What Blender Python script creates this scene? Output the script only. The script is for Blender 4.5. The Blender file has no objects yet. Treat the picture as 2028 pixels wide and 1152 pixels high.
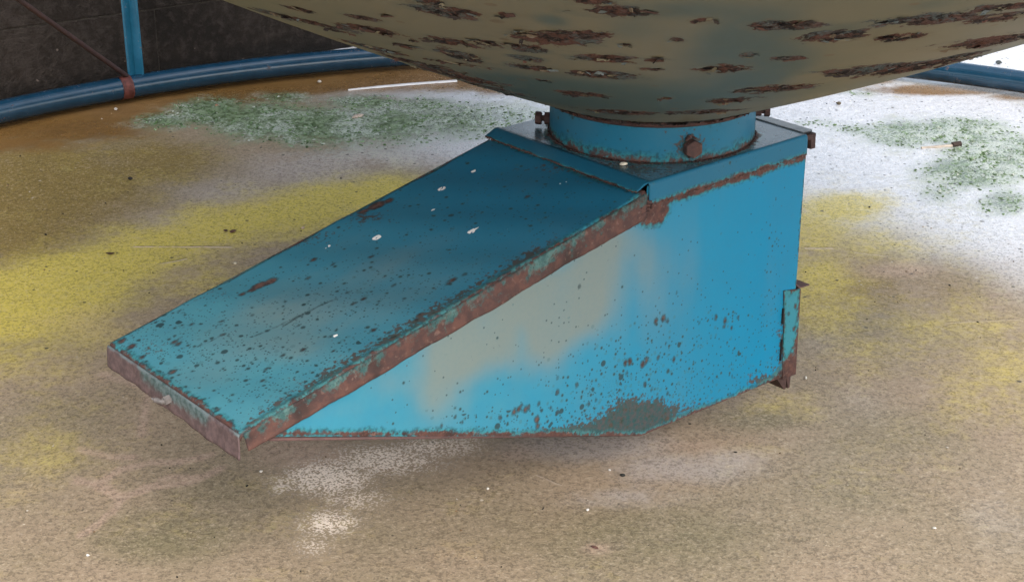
import bpy, bmesh, math, random
import numpy as np
from mathutils import Vector, Matrix
random.seed(7); rng = np.random.default_rng(7)
D2R = math.radians
scn = bpy.context.scene
COL = scn.collection

# ------------------------------------------------------------------ camera numbers
F, CD, CH, YAW, PIT = 3214.5, 3.0564, .9707, -.0896, .4072
_cy, _sy, _cp, _sp = math.cos(YAW), math.sin(YAW), math.cos(PIT), math.sin(PIT)
FW = np.array([_sy*_cp, _cy*_cp, -_sp]); RT = np.array([_cy, -_sy, 0.]); UP = np.cross(RT, FW)
CAM = np.array([0, -CD, CH])
GZ = -.63                                   # ground level (0 = top plate of the chute)

def ray(x, y): return FW*F + RT*(x-1014) - UP*(y-576)
def at_plane(x, y, p, n):
    r = ray(x, y); return CAM + r*(np.dot(np.asarray(p)-CAM, n)/np.dot(r, n))
def at_ground(x, y, z=GZ): return at_plane(x, y, np.array([0, 0, z]), np.array([0, 0, 1.]))

# ------------------------------------------------------------------ object helpers
def link(o, parent=None):
    COL.objects.link(o)
    if parent is not None: o.parent = parent
    return o
def empty(name, loc=(0, 0, 0), rz=0.):
    o = bpy.data.objects.new(name, None); o.location = loc; o.rotation_euler = (0, 0, rz)
    o.empty_display_size = .1
    return link(o)
def tag(o, label=None, cat=None, group=None, kind=None):
    if label: o['label'] = label
    if cat: o['category'] = cat
    if group: o['group'] = group
    if kind: o['kind'] = kind
    return o
def mesh_obj(name, verts, faces, mat, parent=None, smooth=False, attrs=None, uv=None):
    me = bpy.data.meshes.new(name)
    me.from_pydata([tuple(map(float, v)) for v in verts], [], [tuple(map(int, f)) for f in faces])
    for k, a in (attrs or {}).items():
        at = me.attributes.new(k, 'FLOAT', 'POINT'); at.data.foreach_set('value', np.asarray(a, dtype=np.float32))
    if smooth: me.polygons.foreach_set('use_smooth', [True]*len(me.polygons))
    me.update()
    if mat: me.materials.append(mat)
    return link(bpy.data.objects.new(name, me), parent)
def bm_obj(name, bm, mat, parent=None, smooth=False):
    me = bpy.data.meshes.new(name); bm.normal_update(); bm.to_mesh(me); bm.free()
    if smooth: me.polygons.foreach_set('use_smooth', [True]*len(me.polygons))
    me.materials.append(mat)
    return link(bpy.data.objects.new(name, me), parent)
def bevel(bm, w, seg=2):
    bmesh.ops.bevel(bm, geom=list(bm.edges), offset=w, segments=seg, affect='EDGES', profile=.6)
def add_box(bm, x0, x1, y0, y1, z0, z1, M=None):
    vs = [bm.verts.new(p) for p in [(x0,y0,z0),(x1,y0,z0),(x1,y1,z0),(x0,y1,z0),(x0,y0,z1),(x1,y0,z1),(x1,y1,z1),(x0,y1,z1)]]
    for f in [(0,3,2,1),(4,5,6,7),(0,1,5,4),(1,2,6,5),(2,3,7,6),(3,0,4,7)]: bm.faces.new([vs[i] for i in f])
    if M is not None: bmesh.ops.transform(bm, matrix=M, verts=vs)
    return vs
def add_prism(bm, pts, y0, y1):
    """closed outline in the xz plane pulled along y"""
    a = [bm.verts.new((p[0], y0, p[1])) for p in pts]; b = [bm.verts.new((p[0], y1, p[1])) for p in pts]
    n = len(pts)
    bm.faces.new(a); bm.faces.new(b[::-1])
    for i in range(n): bm.faces.new([a[i], b[i], b[(i+1) % n], a[(i+1) % n]])
def sheet_path(bm, path, y0, y1, t=.003):
    """folded sheet metal: open path in xz, thickness t, extruded along y"""
    P = [Vector((p[0], p[1])) for p in path]; off = []
    for i, p in enumerate(P):
        ds = []
        if i: ds.append((p-P[i-1]).normalized())
        if i < len(P)-1: ds.append((P[i+1]-p).normalized())
        d = sum(ds, Vector((0, 0))).normalized(); n = Vector((-d.y, d.x))
        k = max(.4, n.dot(Vector((-ds[0].y, ds[0].x)))); off.append(p + n*(t/k))
    add_prism(bm, [tuple(p) for p in P] + [tuple(p) for p in off[::-1]], y0, y1)
def cyl(bm, p, q, r, seg=16, r2=None):
    p = Vector(p); q = Vector(q); d = q-p
    M = Matrix.Translation((p+q)/2) @ d.to_track_quat('Z', 'Y').to_matrix().to_4x4()
    return bmesh.ops.create_cone(bm, cap_ends=True, segments=seg, radius1=r, radius2=r if r2 is None else r2, depth=d.length, matrix=M)['verts']

# ------------------------------------------------------------------ node helper
class S:
    """a socket with arithmetic"""
    def __init__(s, nt, so): s.nt = nt; s.so = so
    def _m(s, op, b, rev=False, c=None):
        n = s.nt.nodes.new('ShaderNodeMath'); n.operation = op
        a = s
        if rev: a, b = b, a
        for i, v in enumerate((a, b, c)):
            if v is None: continue
            if isinstance(v, S): s.nt.links.new(v.so, n.inputs[i])
            else: n.inputs[i].default_value = v
        return S(s.nt, n.outputs[0])
    def __add__(s, o): return s._m('ADD', o)
    __radd__ = __add__
    def __mul__(s, o): return s._m('MULTIPLY', o)
    __rmul__ = __mul__
    def __sub__(s, o): return s._m('SUBTRACT', o)
    def __rsub__(s, o): return s._m('SUBTRACT', o, True)
    def __truediv__(s, o): return s._m('DIVIDE', o)
    def max(s, o): return s._m('MAXIMUM', o)
    def min(s, o): return s._m('MINIMUM', o)
    def gt(s, o): return s._m('GREATER_THAN', o)
    def lt(s, o): return s._m('LESS_THAN', o)
    def abs(s): return s._m('ABSOLUTE', 0.)
    def clip(s):
        r = s._m('ADD', 0.); r.so.node.use_clamp = True; return r
    def ss(s, a, b, lo=0., hi=1.):
        n = s.nt.nodes.new('ShaderNodeMapRange'); n.interpolation_type = 'SMOOTHSTEP'
        s.nt.links.new(s.so, n.inputs[0])
        for i, v in enumerate((a, b, lo, hi)): n.inputs[i+1].default_value = v
        return S(s.nt, n.outputs[0])
class Mat:
    def __init__(s, name):
        s.m = bpy.data.materials.new(name); s.m.use_nodes = True; s.nt = s.m.node_tree
        s.bs = s.nt.nodes['Principled BSDF']
        tc = s.nt.nodes.new('ShaderNodeTexCoord'); s.obj = S(s.nt, tc.outputs['Object'])
        s.geo = s.nt.nodes.new('ShaderNodeNewGeometry')
    def _set(s, so, v):
        if isinstance(v, S): s.nt.links.new(v.so, so)
        elif isinstance(v, (tuple, list)) and len(so.default_value) == 4: so.default_value = (*v[:3], 1)
        else: so.default_value = v
    def attr(s, name):
        n = s.nt.nodes.new('ShaderNodeAttribute'); n.attribute_name = name; return S(s.nt, n.outputs['Fac'])
    def map(s, loc=(0,0,0), rot=(0,0,0), scale=(1,1,1), v=None):
        n = s.nt.nodes.new('ShaderNodeMapping'); s.nt.links.new((v or s.obj).so, n.inputs[0])
        n.inputs[1].default_value = loc; n.inputs[2].default_value = rot; n.inputs[3].default_value = scale
        return S(s.nt, n.outputs[0])
    def xyz(s, v):
        n = s.nt.nodes.new('ShaderNodeSeparateXYZ'); s.nt.links.new(v.so, n.inputs[0])
        return [S(s.nt, o) for o in n.outputs]
    def noise(s, scale, detail=3, rough=.55, v=None, dist=0.):
        n = s.nt.nodes.new('ShaderNodeTexNoise'); s.nt.links.new((v or s.obj).so, n.inputs['Vector'])
        n.inputs['Scale'].default_value = scale; n.inputs['Detail'].default_value = detail
        n.inputs['Roughness'].default_value = rough; n.inputs['Distortion'].default_value = dist
        return S(s.nt, n.outputs['Fac'])
    def voro(s, scale, v=None, feature='F1'):
        n = s.nt.nodes.new('ShaderNodeTexVoronoi'); n.feature = feature
        s.nt.links.new((v or s.obj).so, n.inputs['Vector']); n.inputs['Scale'].default_value = scale
        c = s.nt.nodes.new('ShaderNodeSeparateColor'); s.nt.links.new(n.outputs['Color'], c.inputs[0])
        return S(s.nt, n.outputs['Distance']), S(s.nt, c.outputs[0]), S(s.nt, c.outputs[1])
    def spots(s, scale, dens, rad, v=None):
        """round specks: dens = share of the cells that carry one, rad in cell units"""
        d, a, b = s.voro(scale, v)
        keep = (dens - a).gt(0.)
        return (keep * (rad*(b*.8+.35) - d).ss(-.03, .06)).clip()
    def mix(s, f, a, b, mode='MIX'):
        n = s.nt.nodes.new('ShaderNodeMix'); n.data_type = 'RGBA'; n.blend_type = mode
        s._set(n.inputs[0], f); s._set(n.inputs[6], a); s._set(n.inputs[7], b)
        return S(s.nt, n.outputs[2])
    def grey(s, f):
        n = s.nt.nodes.new('ShaderNodeCombineColor')
        for i in range(3): s.nt.links.new(f.so, n.inputs[i])
        return S(s.nt, n.outputs[0])
    def out(s, color, rough=.5, bump=None, bstr=.5, bdist=.002, metal=0., spec=.5):
        s._set(s.bs.inputs['Base Color'], color); s._set(s.bs.inputs['Roughness'], rough)
        s._set(s.bs.inputs['Metallic'], metal); s._set(s.bs.inputs['Specular IOR Level'], spec)
        if bump is not None:
            b = s.nt.nodes.new('ShaderNodeBump'); s.nt.links.new(bump.so, b.inputs['Height'])
            b.inputs['Strength'].default_value = bstr; b.inputs['Distance'].default_value = bdist
            s.nt.links.new(b.outputs[0], s.bs.inputs['Normal'])
        return s.m

RUST_A, RUST_B, RUST_D = (.066, .037, .034), (.112, .054, .043), (.026, .018, .017)
def rust_color(M, sc=60, v=None):
    n1 = M.noise(sc, 5, .65, v); n2 = M.noise(sc*.3, 3, .5, v)
    c = M.mix(n1.ss(.38, .66), RUST_A, RUST_B)
    c = M.mix(n2.ss(.52, .7)*.7, c, RUST_D)
    return M.mix(M.noise(sc*2.2, 3).ss(.6, .72)*.35, c, (.26, .17, .14)), n1

def mat_rust(name='rusty_steel', tint=None):
    M = Mat(name); c, n1 = rust_color(M)
    if tint: c = M.mix(.45, c, tint)
    return M.out(c, .8, n1, .5, .002, spec=.3)

BLUE = (.003, .185, .335); BLUE_D = (.012, .150, .265); TEAL = (.035, .20, .215); TAN = (.200, .210, .172); FADE = (.10, .30, .315)
def mat_paint(name, blue=BLUE, dens=.15, spot_v=(1,1,1), spec=.18, gloss=0.):
    """weathered blue paint. attributes: edge = metres to the nearest sheet edge, tan = faded,
    dens = speck density, blot = big rust blots (metres, <0 inside), white = droppings, grime"""
    M = Mat(name)
    edge, tan, den, blot, white, grime = [M.attr(k) for k in ('edge', 'tan', 'dens', 'blot', 'white', 'grime')]
    n_s, n_m, n_f = M.noise(5, 3), M.noise(26, 4, .6), M.noise(110, 4, .65)
    streak = M.noise(1, 3, .5, M.map(scale=spot_v))
    c = M.mix(n_s.ss(.3, .7)*.5, blue, tuple(b*.82+.008 for b in blue))
    t = (tan + (n_m-.5)*.14 + (streak-.5)*.6 + (n_s-.5)*.25).ss(-.05, 1.1)
    c = M.mix(M.attr('fade')*(.75+(n_m-.5)*.5), c, FADE)
    c = M.mix(t*.80, c, TAN)
    c = M.mix(n_f.ss(.35, .75)*.10, c, (.06, .16, .20))
    rc, rn = rust_color(M)
    dark = M.mix(n_f, (.010, .040, .055), (.040, .060, .058))
    sv = M.map(scale=spot_v)
    s1 = M.spots(85, den*.6, .31); s2 = M.spots(170, den*1.1, .33); s3 = M.spots(40, (den-.25)*.4, .30)
    sp = s1.max(s2*.8).max(s3)
    halo = M.spots(85, den*.75, .47)
    c = M.mix(halo*.35, c, (.05, .12, .13))
    c = M.mix(sp*.9, c, dark)
    bl = (blot + (n_f-.5)*.010 + (n_m-.5)*.004)
    c = M.mix(bl.ss(.003, -.001)*.75, c, dark)
    c = M.mix(bl.ss(.000, -.004), c, M.mix(n_f.ss(.4, .6), (.050, .036, .036), (.125, .07, .058)))
    g = (grime + (n_f-.5)*2.3 + (n_m-.5)*.6)
    c = M.mix(g.ss(.42, .62)*.9, c, M.mix(n_f.ss(.35, .65), (.02, .055, .045), (.075, .05, .042)))
    e = edge + (n_m-.5)*.020 + (n_f-.5)*.012
    c = M.mix(e.ss(.012, .004)*.8, c, M.mix(n_f.ss(.4, .6), (.015, .06, .07), TEAL))
    er = e.ss(.006, .001)
    c = M.mix(er, c, rc)
    c = M.mix((white + (n_f-.5)*1.1 + (n_m-.5)*.5).ss(.45, .6), c, (.86, .82, .78))
    bump = er*rn*1.5 + n_f*.08
    rough = (er*.35 + n_m*.18 + .33).max(bl.ss(.001, -.003)*.8)
    return M.out(c, (rough-gloss).clip(), bump, .6, .0025, spec=spec)

def mat_flange():
    M = Mat('mottled_rusty_paint')
    n1, n2, n3 = M.noise(18, 4, .65), M.noise(60, 5, .7), M.noise(160, 3)
    rc, rn = rust_color(M, 45)
    ed = M.attr('edge')
    up = M.attr('tan')
    c = M.mix(n2.ss(.38, .6), (.030, .085, .085), (.075, .155, .145))
    c = M.mix((n3+n1*.5).ss(.72, .9)*.8, c, (.02, .035, .035))
    m = (n1*.95 + n2*.7 - up*.26 - .10).ss(.44, .60)
    c = M.mix(m, c, rc)
    return M.out(c, m*.3+.5, m*rn+n2*.4, .7, .003, spec=.3)

def mat_dish():
    M = Mat('flaking_tank_paint')
    patch, teal, dirt = M.attr('patch'), M.attr('teal'), M.attr('dirt')
    n1, n2, n3, n0 = M.noise(9, 5, .65), M.noise(34, 5, .7), M.noise(95, 4, .7), M.noise(2.2, 3)
    tan = M.mix(n0.ss(.35, .65), (.160, .140, .088), (.122, .120, .082))
    c = M.mix((teal + (n0-.5)*.5 + (n1-.5)*.3).ss(.1, .9)*.65, tan, (.026, .066, .070))
    c = M.mix(n1.ss(.5, .75)*.25, c, (.16, .13, .075))
    c = M.mix(M.spots(30, dirt*0.+.10, .30)*.6, c, (.12, .075, .035))
    p = patch + (n1-.5)*1.25 + (n2-.5)*.9 + (n3-.5)*.3
    stain = p.ss(.18, .52)
    c = M.mix(stain*.45, c, M.mix(n1.ss(.4, .6), (.13, .105, .06), (.07, .085, .065)))
    core = p.ss(.53, .58)
    rc = M.mix(n2.ss(.40, .60), (.012, .009, .008), (.095, .042, .031))
    rc = M.mix((n1*.6+n3*.4).ss(.52, .58), rc, (.075, .095, .095))
    rc = M.mix(n3.ss(.55, .66)*.6, rc, (.145, .066, .047))
    rc = M.mix((n3*.6+n2*.5).ss(.55, .48)*.9, rc, (.008, .006, .006))
    c = M.mix(core, c, rc)
    bump = core*(n2*1.6+n3*.6-1.2) + n1*.05
    return M.out(c, core*.35+.5, bump, 1., .008, spec=.25)

def mat_ground():
    M = Mat('stained_wet_concrete')
    A = {k: M.attr(k) for k in ('yellow', 'ochre', 'moss', 'brown', 'pink', 'lilac', 'pale', 'olive', 'chalk', 'wet', 'shade')}
    x, y, z = M.xyz(M.obj)
    nL, nM, nS = M.noise(1.6, 2), M.noise(9, 4, .6), M.noise(38, 3, .65)
    fine, grit = M.noise(210, 2, .6), M.noise(115, 3, .7)
    wob = (nM-.5)*.8 + (nS-.5)*.55 + (nL-.5)*.5
    base = M.mix(nL.ss(.35, .65), (.365, .275, .185), (.290, .232, .150))
    base = M.mix((A['olive'] + (nM-.5)*.8).ss(.1, .9)*.7, base, (.190, .168, .085))
    base = M.mix(nM.ss(.45, .7)*.35, base, (.36, .27, .20))
    base = M.mix((A['lilac']+wob).ss(.15, .9)*.75, base, (.46, .405, .375))
    base = M.mix((A['pale']+wob*.7).ss(.1, .9)*.9, base, (.80, .83, .88))  # sky glare on rain-washed concrete, painted in as near-white
    base = M.mix((A['ochre']+wob*.8).ss(.05, .75)*.9, base, (.235, .160, .030))
    base = M.mix((A['yellow']*1.15+wob*1.3).ss(.0, 1.1)*(.72+nS*.45).min(.97), base, (.640, .515, .095))
    base = M.mix((A['pink']+wob*.9).ss(.2, 1.0)*(.35+nS*.55), base, (.50, .350, .270))
    # pitted aggregate: dark and light grains
    g1 = (grit*.65+fine*.4).ss(.50, .62); g2 = (fine*.45+grit*-.5+.5).ss(.50, .60)
    g1 = g1*(nM*.8+nS*.5+.1).ss(.35, .85, .35, 1.)
    base = M.mix(g1*.68*(1.-A['brown'].clip()*.8), base, M.mix(.30, (.050, .040, .026), base))
    base = M.mix(g2*.45*(1.-A['brown'].clip()), base, (.56, .46, .34))
    ch = (A['chalk']*.34 + grit*.8 + (fine-.5)*1.5 + (nS-.5)*.45).ss(.52, .74)*(A['chalk'].ss(.05, .8)*.9)
    base = M.mix(ch, base, (.90, .78, .66))
    br = (A['brown']+wob*.7).ss(.2, .75)
    base = M.mix(br*.94, base, M.mix(nM.ss(.3, .7), (.185, .092, .020), (.235, .120, .030)))
    # moss film
    ms = (A['moss']*1.2+wob*1.0).ss(.12, .90)
    mc = M.mix(nS.ss(.38, .60), (.048, .092, .028), (.195, .270, .150))
    mc = M.mix((grit*.6+nM*.5+A['pale']*.05).ss(.54, .68)*.8, mc, (.52, .56, .50))  # whitish flecks: sky glints on the wet moss, put into the colour
    base = M.mix(ms*.95, base, mc)
    # black specks of debris, drawn out on the pale part
    dk = M.spots(46, A['pale']*.42+A['moss']*.30+A['yellow']*.10+.004, .22)
    dk = dk.max(M.spots(80, A['pale']*.4+A['yellow']*.12+.012, .2)*.8)
    base = M.mix(dk*.85, base, (.022, .022, .018))
    wt = M.spots(30, A['ochre']*.25+.035, .12)
    base = M.mix(wt*.8, base, (.62, .56, .47))
    # scratches and saw cuts in the slab
    for (p, q, w, s, colr) in (((255,489),(465,490),.0035,1.,(.66,.52,.40)), ((312,524),(372,512),.003,.9,(.62,.50,.36)),
                               ((1592,492),(1652,492),.004,.9,(.66,.52,.38)), ((1870,640),(2027,632),.003,.7,(.5,.40,.26)),
                               ((1690,500),(1760,508),.003,.6,(.6,.48,.36)), ((1060,940),(1110,962),.002,.5,(.5,.42,.34))):
        a, b = at_ground(*p), at_ground(*q); m = (a+b)/2; L = np.linalg.norm(b-a)/2; an = math.atan2(b[1]-a[1], b[0]-a[0])
        v = M.map(loc=tuple(m), rot=(0, 0, an)); v.so.node.vector_type = 'TEXTURE'
        u, t, _ = M.xyz(v)
        t2 = t + (nM-.5)*.012
        k = (t2.abs()).ss(w*1.6, w*.5)*(u.abs()).ss(L, L*.9)*nS.ss(.30, .5)*s
        base = M.mix(k, base, colr)
        k2 = ((t2-w*2.).abs()).ss(w, w*.2)*(u.abs()).ss(L, L*.9)*nS.ss(.35, .5)*s*.7
        base = M.mix(k2, base, (.06, .04, .025))
    wet = (A['wet']+(nM-.5)*.5).ss(.2, .9)
    rough = (.62 - wet*.44 + g1*.10 + (nS-.5)*.25).clip().max(.06)
    bump = grit*.5+fine*.5+nS*.3
    return M.out(base, rough, bump, .55, .005, spec=.5)

def mat_wall():
    M = Mat('dark_damp_blockwork')
    n1, n2, n3 = M.noise(3, 5), M.noise(28, 5, .7), M.noise(120, 3, .7)
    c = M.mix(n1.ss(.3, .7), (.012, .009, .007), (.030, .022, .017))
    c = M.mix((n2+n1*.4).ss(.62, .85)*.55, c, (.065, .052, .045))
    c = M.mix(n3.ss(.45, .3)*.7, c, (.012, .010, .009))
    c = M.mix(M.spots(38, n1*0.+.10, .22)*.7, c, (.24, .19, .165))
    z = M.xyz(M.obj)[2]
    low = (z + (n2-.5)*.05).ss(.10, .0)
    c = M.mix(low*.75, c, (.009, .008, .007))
    return M.out(c, .85, n2*1.5+n3*.5+n1*2., 1., .012, spec=.25)

def mat_pipe(name='blue_pipe_paint', col=(.004, .034, .068)):
    M = Mat(name); n1, n2 = M.noise(14, 5, .65), M.noise(70, 4, .7)
    c = M.mix(n1.ss(.35, .65)*.4, col, tuple(min(1, v*1.5+.01) for v in col))
    rc, rn = rust_color(M, 40)
    m = (n1*.7+n2*.5).ss(.71, .78)
    c = M.mix(m*.9, c, rc)
    return M.out(c, m*.4+.20+(n2-.5)*.2, m*rn+n2*.1, .4, .002, spec=.6)
def mat_plain(name, col, rough=.6, var=.35, sc=40, spec=.4):
    M = Mat(name); n = M.noise(sc, 4, .65)
    c = M.mix(n.ss(.3, .7), tuple(v*(1-var) for v in col), tuple(min(1, v*(1+var)) for v in col))
    return M.out(c, rough, n, .5, .003, spec=spec)
def mat_vcol(name, rough=.75):
    """colour of each grain or flake from three per-vertex numbers"""
    M = Mat(name); n = M.nt.nodes.new('ShaderNodeCombineColor')
    for i, k in enumerate('rgb'): M.nt.links.new(M.attr('c'+k).so, n.inputs[i])
    f = M.noise(140, 3); c = M.mix(.5, S(M.nt, n.outputs[0]), M.grey(f), 'MULTIPLY')
    return M.out(c, rough, f, .4, .002, spec=.35)

m_rust = mat_rust(); m_rust_p = mat_rust('purple_brown_rust', (.135, .085, .085)); m_rust_dk = mat_rust('dark_rust', (.035, .022, .022))
m_panel = mat_paint('faded_blue_side_paint', BLUE, spot_v=(13, 13, 1.5))
m_lid = mat_paint('weathered_blue_lid_paint', (.017, .148, .250), spot_v=(3, 14, 14))
m_collar = mat_paint('blue_collar_paint', (.012, .135, .225), spot_v=(8, 8, 3))
m_flange = mat_flange(); m_dish = mat_dish(); m_ground = mat_ground(); m_wall = mat_wall()
m_pipe = mat_pipe(); m_leg = mat_pipe('blue_leg_paint', (.014, .11, .19))
m_flake = mat_vcol('paint_flakes'); m_grain = mat_vcol('grit_grains')

# ------------------------------------------------------------------ stain fields (all in surface metres)
class Field:
    """sum of soft blobs laid on a surface; to2 maps a photo point to 2D surface metres"""
    def __init__(s, P, to2): s.P = P; s.to2 = to2
    def frame(s, x, y, rx, ry, rot=0):
        c = s.to2(x, y); ca, sa = math.cos(D2R(rot)), math.sin(D2R(rot))
        h = .5
        ax = (s.to2(x+rx*ca*h, y+rx*sa*h)-s.to2(x-rx*ca*h, y-rx*sa*h))
        ay = (s.to2(x-ry*sa*h, y+ry*ca*h)-s.to2(x+ry*sa*h, y-ry*ca*h))
        return c, np.linalg.inv(np.stack([ax, ay], 1))
    def blob(s, x, y, rx, ry, w=1., rot=0, p=2):
        c, I = s.frame(x, y, rx, ry, rot); q = (s.P-c) @ I.T
        return w*np.exp(-((q**2).sum(1))**(p/2)*.9)
    def blobs(s, L):
        v = np.zeros(len(s.P))
        for b in L: v = np.maximum(v, s.blob(*b)) if len(b) < 8 else v
        return v
    def sumblobs(s, L):
        v = np.zeros(len(s.P))
        for b in L: v += s.blob(*b)
        return np.clip(v, 0, 1.2)
    def line(s, pts, wx, wy, w=1.):
        mx, my = np.mean([p[0] for p in pts]), np.mean([p[1] for p in pts])
        c, I = s.frame(mx, my, wx, wy); q = (s.P-c) @ I.T
        best = np.full(len(s.P), 1e9)
        T = [(s.to2(*p)-c) @ I.T for p in pts]
        for a, b in zip(T[:-1], T[1:]):
            d = b-a; t = np.clip(((q-a) @ d)/(d @ d), 0, 1)
            best = np.minimum(best, ((q-a-t[:, None]*d)**2).sum(1))
        return w*np.exp(-best*.9)

# ------------------------------------------------------------------ GROUND (one sheet, fine near the tank)
def graded(lo, hi, step, far):
    a = list(np.arange(lo, hi+1e-6, step)); s = step; x = hi
    while x < far: s *= 1.45; x += s; a.append(x)
    s = step; x = lo
    while x > -far: s *= 1.45; x -= s; a.insert(0, x)
    return np.array(a)
gx = graded(-2.5, 1.75, .0125, 420); gy = graded(-1.05, 3.5, .0125, 420)
GX, GY = np.meshgrid(gx, gy); P2 = np.stack([GX.ravel(), GY.ravel()], 1)
nx, ny = len(gx), len(gy)
fld = Field(P2, lambda x, y: at_ground(x, y)[:2])
R2 = np.hypot(P2[:, 0], P2[:, 1])
att = {}
yel = fld.line([(-60,600),(60,565),(230,520),(430,448),(620,408),(780,380)], 110, 46, 1.0)
yel = np.maximum(yel, fld.blobs([(40,610,200,75,1.), (120,570,170,60,.9), (560,430,190,40,.75), (330,545,200,45,.55), (60,690,140,60,.5),
      (1665,410,100,34,1.15), (1610,450,100,70,.85), (1620,540,90,60,.75), (1990,740,150,90,.5), (1900,640,180,70,.4), (1700,480,150,60,.55), (1640,600,110,60,.5),
      (1560,800,90,30,.25), (1750,700,120,60,.25), (90,905,140,90,.22), (1590,600,60,40,.45), (1430,890,120,20,.3)]))
att['yellow'] = yel
att['ochre'] = fld.blobs([(60,370,260,90,1.), (300,320,160,60,.7), (20,450,200,80,.8), (230,430,160,50,.45), (-100,560,200,120,.6), (1700,560,140,60,.6), (1880,560,120,60,.45)])
att['moss'] = fld.blobs([(330,240,70,18,.85), (420,225,90,30,1.), (520,240,120,38,1.), (640,250,140,42,.95), (770,245,150,45,.85), (900,240,130,45,.75), (1010,235,90,35,.55),
      (560,195,60,14,.6), (730,205,90,18,.8), (840,210,90,20,.7),
      (1790,265,80,28,.95), (1900,262,110,30,1.), (1985,300,110,35,1.15), (1930,340,110,35,.95), (1990,400,60,30,.7), (1700,258,80,16,.55), (1860,385,60,25,.5), (1620,245,90,14,.45), (1700,185,60,10,.4), (1300,210,200,14,.4)])
br = np.zeros(len(P2))
for a in np.linspace(0, 1, 1):
    br = np.exp(-((R2-2.74)/.20)**4)*.95*np.clip((-.30-P2[:, 0])/.3, 0, 1)
br = np.maximum(br, fld.blobs([(890,150,170,30,1.1), (760,165,130,22,.9), (980,175,60,16,.8), (620,182,80,10,.6), (640,150,90,20,.9), (460,182,60,10,.6),
      (100,255,220,26,.95), (260,235,120,20,.9), (350,215,60,18,.7), (30,285,160,20,.7), (1890,178,190,12,1.), (1700,160,90,10,.9), (2020,190,80,10,.9)]))
att['brown'] = br
pk = fld.blobs([(640,540,150,40,.75), (740,470,90,40,.6), (180,640,140,40,.5), (250,745,120,30,.5), (1770,535,110,22,.9), (1690,520,60,24,.5), (600,900,130,40,.8),
      (1030,900,80,30,.6), (1380,885,110,22,.75), (1480,900,70,30,.5), (1180,1085,40,16,.8), (60,960,120,40,.4), (1420,1010,200,40,.35), (860,1110,240,50,.4), (720,420,60,20,.3)])
for pts in ([(150,955),(200,955),(240,985),(300,965),(330,945),(400,945),(440,925)], [(240,985),(225,1010),(190,1040),(160,1060)], [(200,955),(235,930),(300,915),(350,915),(420,900)],
            [(290,720),(300,760),(290,800),(280,860)], [(160,890),(220,905),(270,905)], [(300,770),(200,740)], [(235,985),(150,945)], [(280,965),(380,955),(430,930)]):
    pk = np.maximum(pk, fld.line(pts, 11, 8, .95))
att['pink'] = pk
att['lilac'] = fld.blobs([(1180,885,190,38,1.), (1330,925,170,40,.9), (1440,905,90,26,.9), (1250,985,160,30,.7), (450,380,200,55,.7), (620,340,200,50,.8), (330,440,140,40,.7), (1430,930,120,30,.6), (1990,1010,120,120,.4), (1960,900,100,60,.25), (1700,800,120,60,.4), (150,480,140,30,.4), (1620,680,60,30,.4)])
pale = 1/(1+np.exp(-(np.hypot(P2[:, 0]+.95, P2[:, 1]+1.05)-2.66)/.13))  # painted glare: ground outside the tank's shade circle is whitened
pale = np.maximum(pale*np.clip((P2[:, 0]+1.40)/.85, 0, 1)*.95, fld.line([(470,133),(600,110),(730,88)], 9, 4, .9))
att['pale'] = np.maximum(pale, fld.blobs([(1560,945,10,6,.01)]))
att['olive'] = fld.blobs([(320,1060,170,60,1.), (1500,830,120,30,.9), (1700,640,160,60,.6), (420,980,180,60,.5), (1300,1060,340,90,.8), (1450,1010,200,60,.5), (120,820,140,50,.4), (800,960,200,60,.4), (1650,1000,300,120,.55), (1780,860,240,80,.5), (60,1100,160,60,.4)])
att['chalk'] = fld.blobs([(650,945,95,38,1.), (760,910,130,34,.85), (860,885,110,24,.75), (650,1035,70,30,.8), (700,985,90,30,.6), (620,1080,50,24,.55), (900,870,90,20,.6), (560,960,40,26,.6), (1460,920,60,20,.35)])
wet = np.clip(fld.sumblobs([(890,155,220,36,1.), (500,190,220,30,.8), (100,255,260,30,.9), (1850,200,300,50,.7), (1250,230,400,60,.6), (900,240,300,60,.45), (1990,1020,150,150,.5)]), 0, 1)
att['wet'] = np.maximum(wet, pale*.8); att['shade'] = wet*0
h = np.zeros(len(P2))
mz = np.clip(att['moss'], 0, 1)
near = (np.abs(P2) < 6).all(1)
h[near] = (rng.random(near.sum())-.5)*.0012 + mz[near]*(rng.random(near.sum()))*.009
idx = np.arange(nx*ny).reshape(ny, nx)
gf = np.stack([idx[:-1, :-1], idx[:-1, 1:], idx[1:, 1:], idx[1:, :-1]], -1).reshape(-1, 4)
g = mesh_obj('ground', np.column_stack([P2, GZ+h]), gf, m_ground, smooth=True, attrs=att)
tag(g, kind='structure')

# ------------------------------------------------------------------ BLOCK WALL behind, at the left
wd = np.array([.78, .625, 0]); wd /= np.linalg.norm(wd); wn = np.array([wd[1], -wd[0], 0])
wp = at_ground(520, 122)
wall = empty('block_wall', tuple(wp), math.atan2(wd[1], wd[0]))
tag(wall, 'dark damp concrete block wall standing behind the blue ring pipe', 'wall')
bm = bmesh.new()
BW, BH = 1.9, .25
for c in range(16):
    x = -4.2 - (BW/2 if c % 2 else 0)
    while x < .98:
        a, b = x, min(x+BW, 1.05); x += BW
        if b-a < .06: continue
        j = random.uniform(-.0015, .0015); t = random.uniform(-.0015, .0015)
        add_box(bm, a+.0012, b-.0012, .0+j, .18, c*BH+.0025+t, (c+1)*BH-.0025+t)
bmesh.ops.bevel(bm, geom=list(bm.edges), offset=.003, segments=1, affect='EDGES')
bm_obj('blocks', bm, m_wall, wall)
bm = bmesh.new(); add_box(bm, -4.3, 1.03, .0025, .174, -.02, 16*BH-.006)
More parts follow.
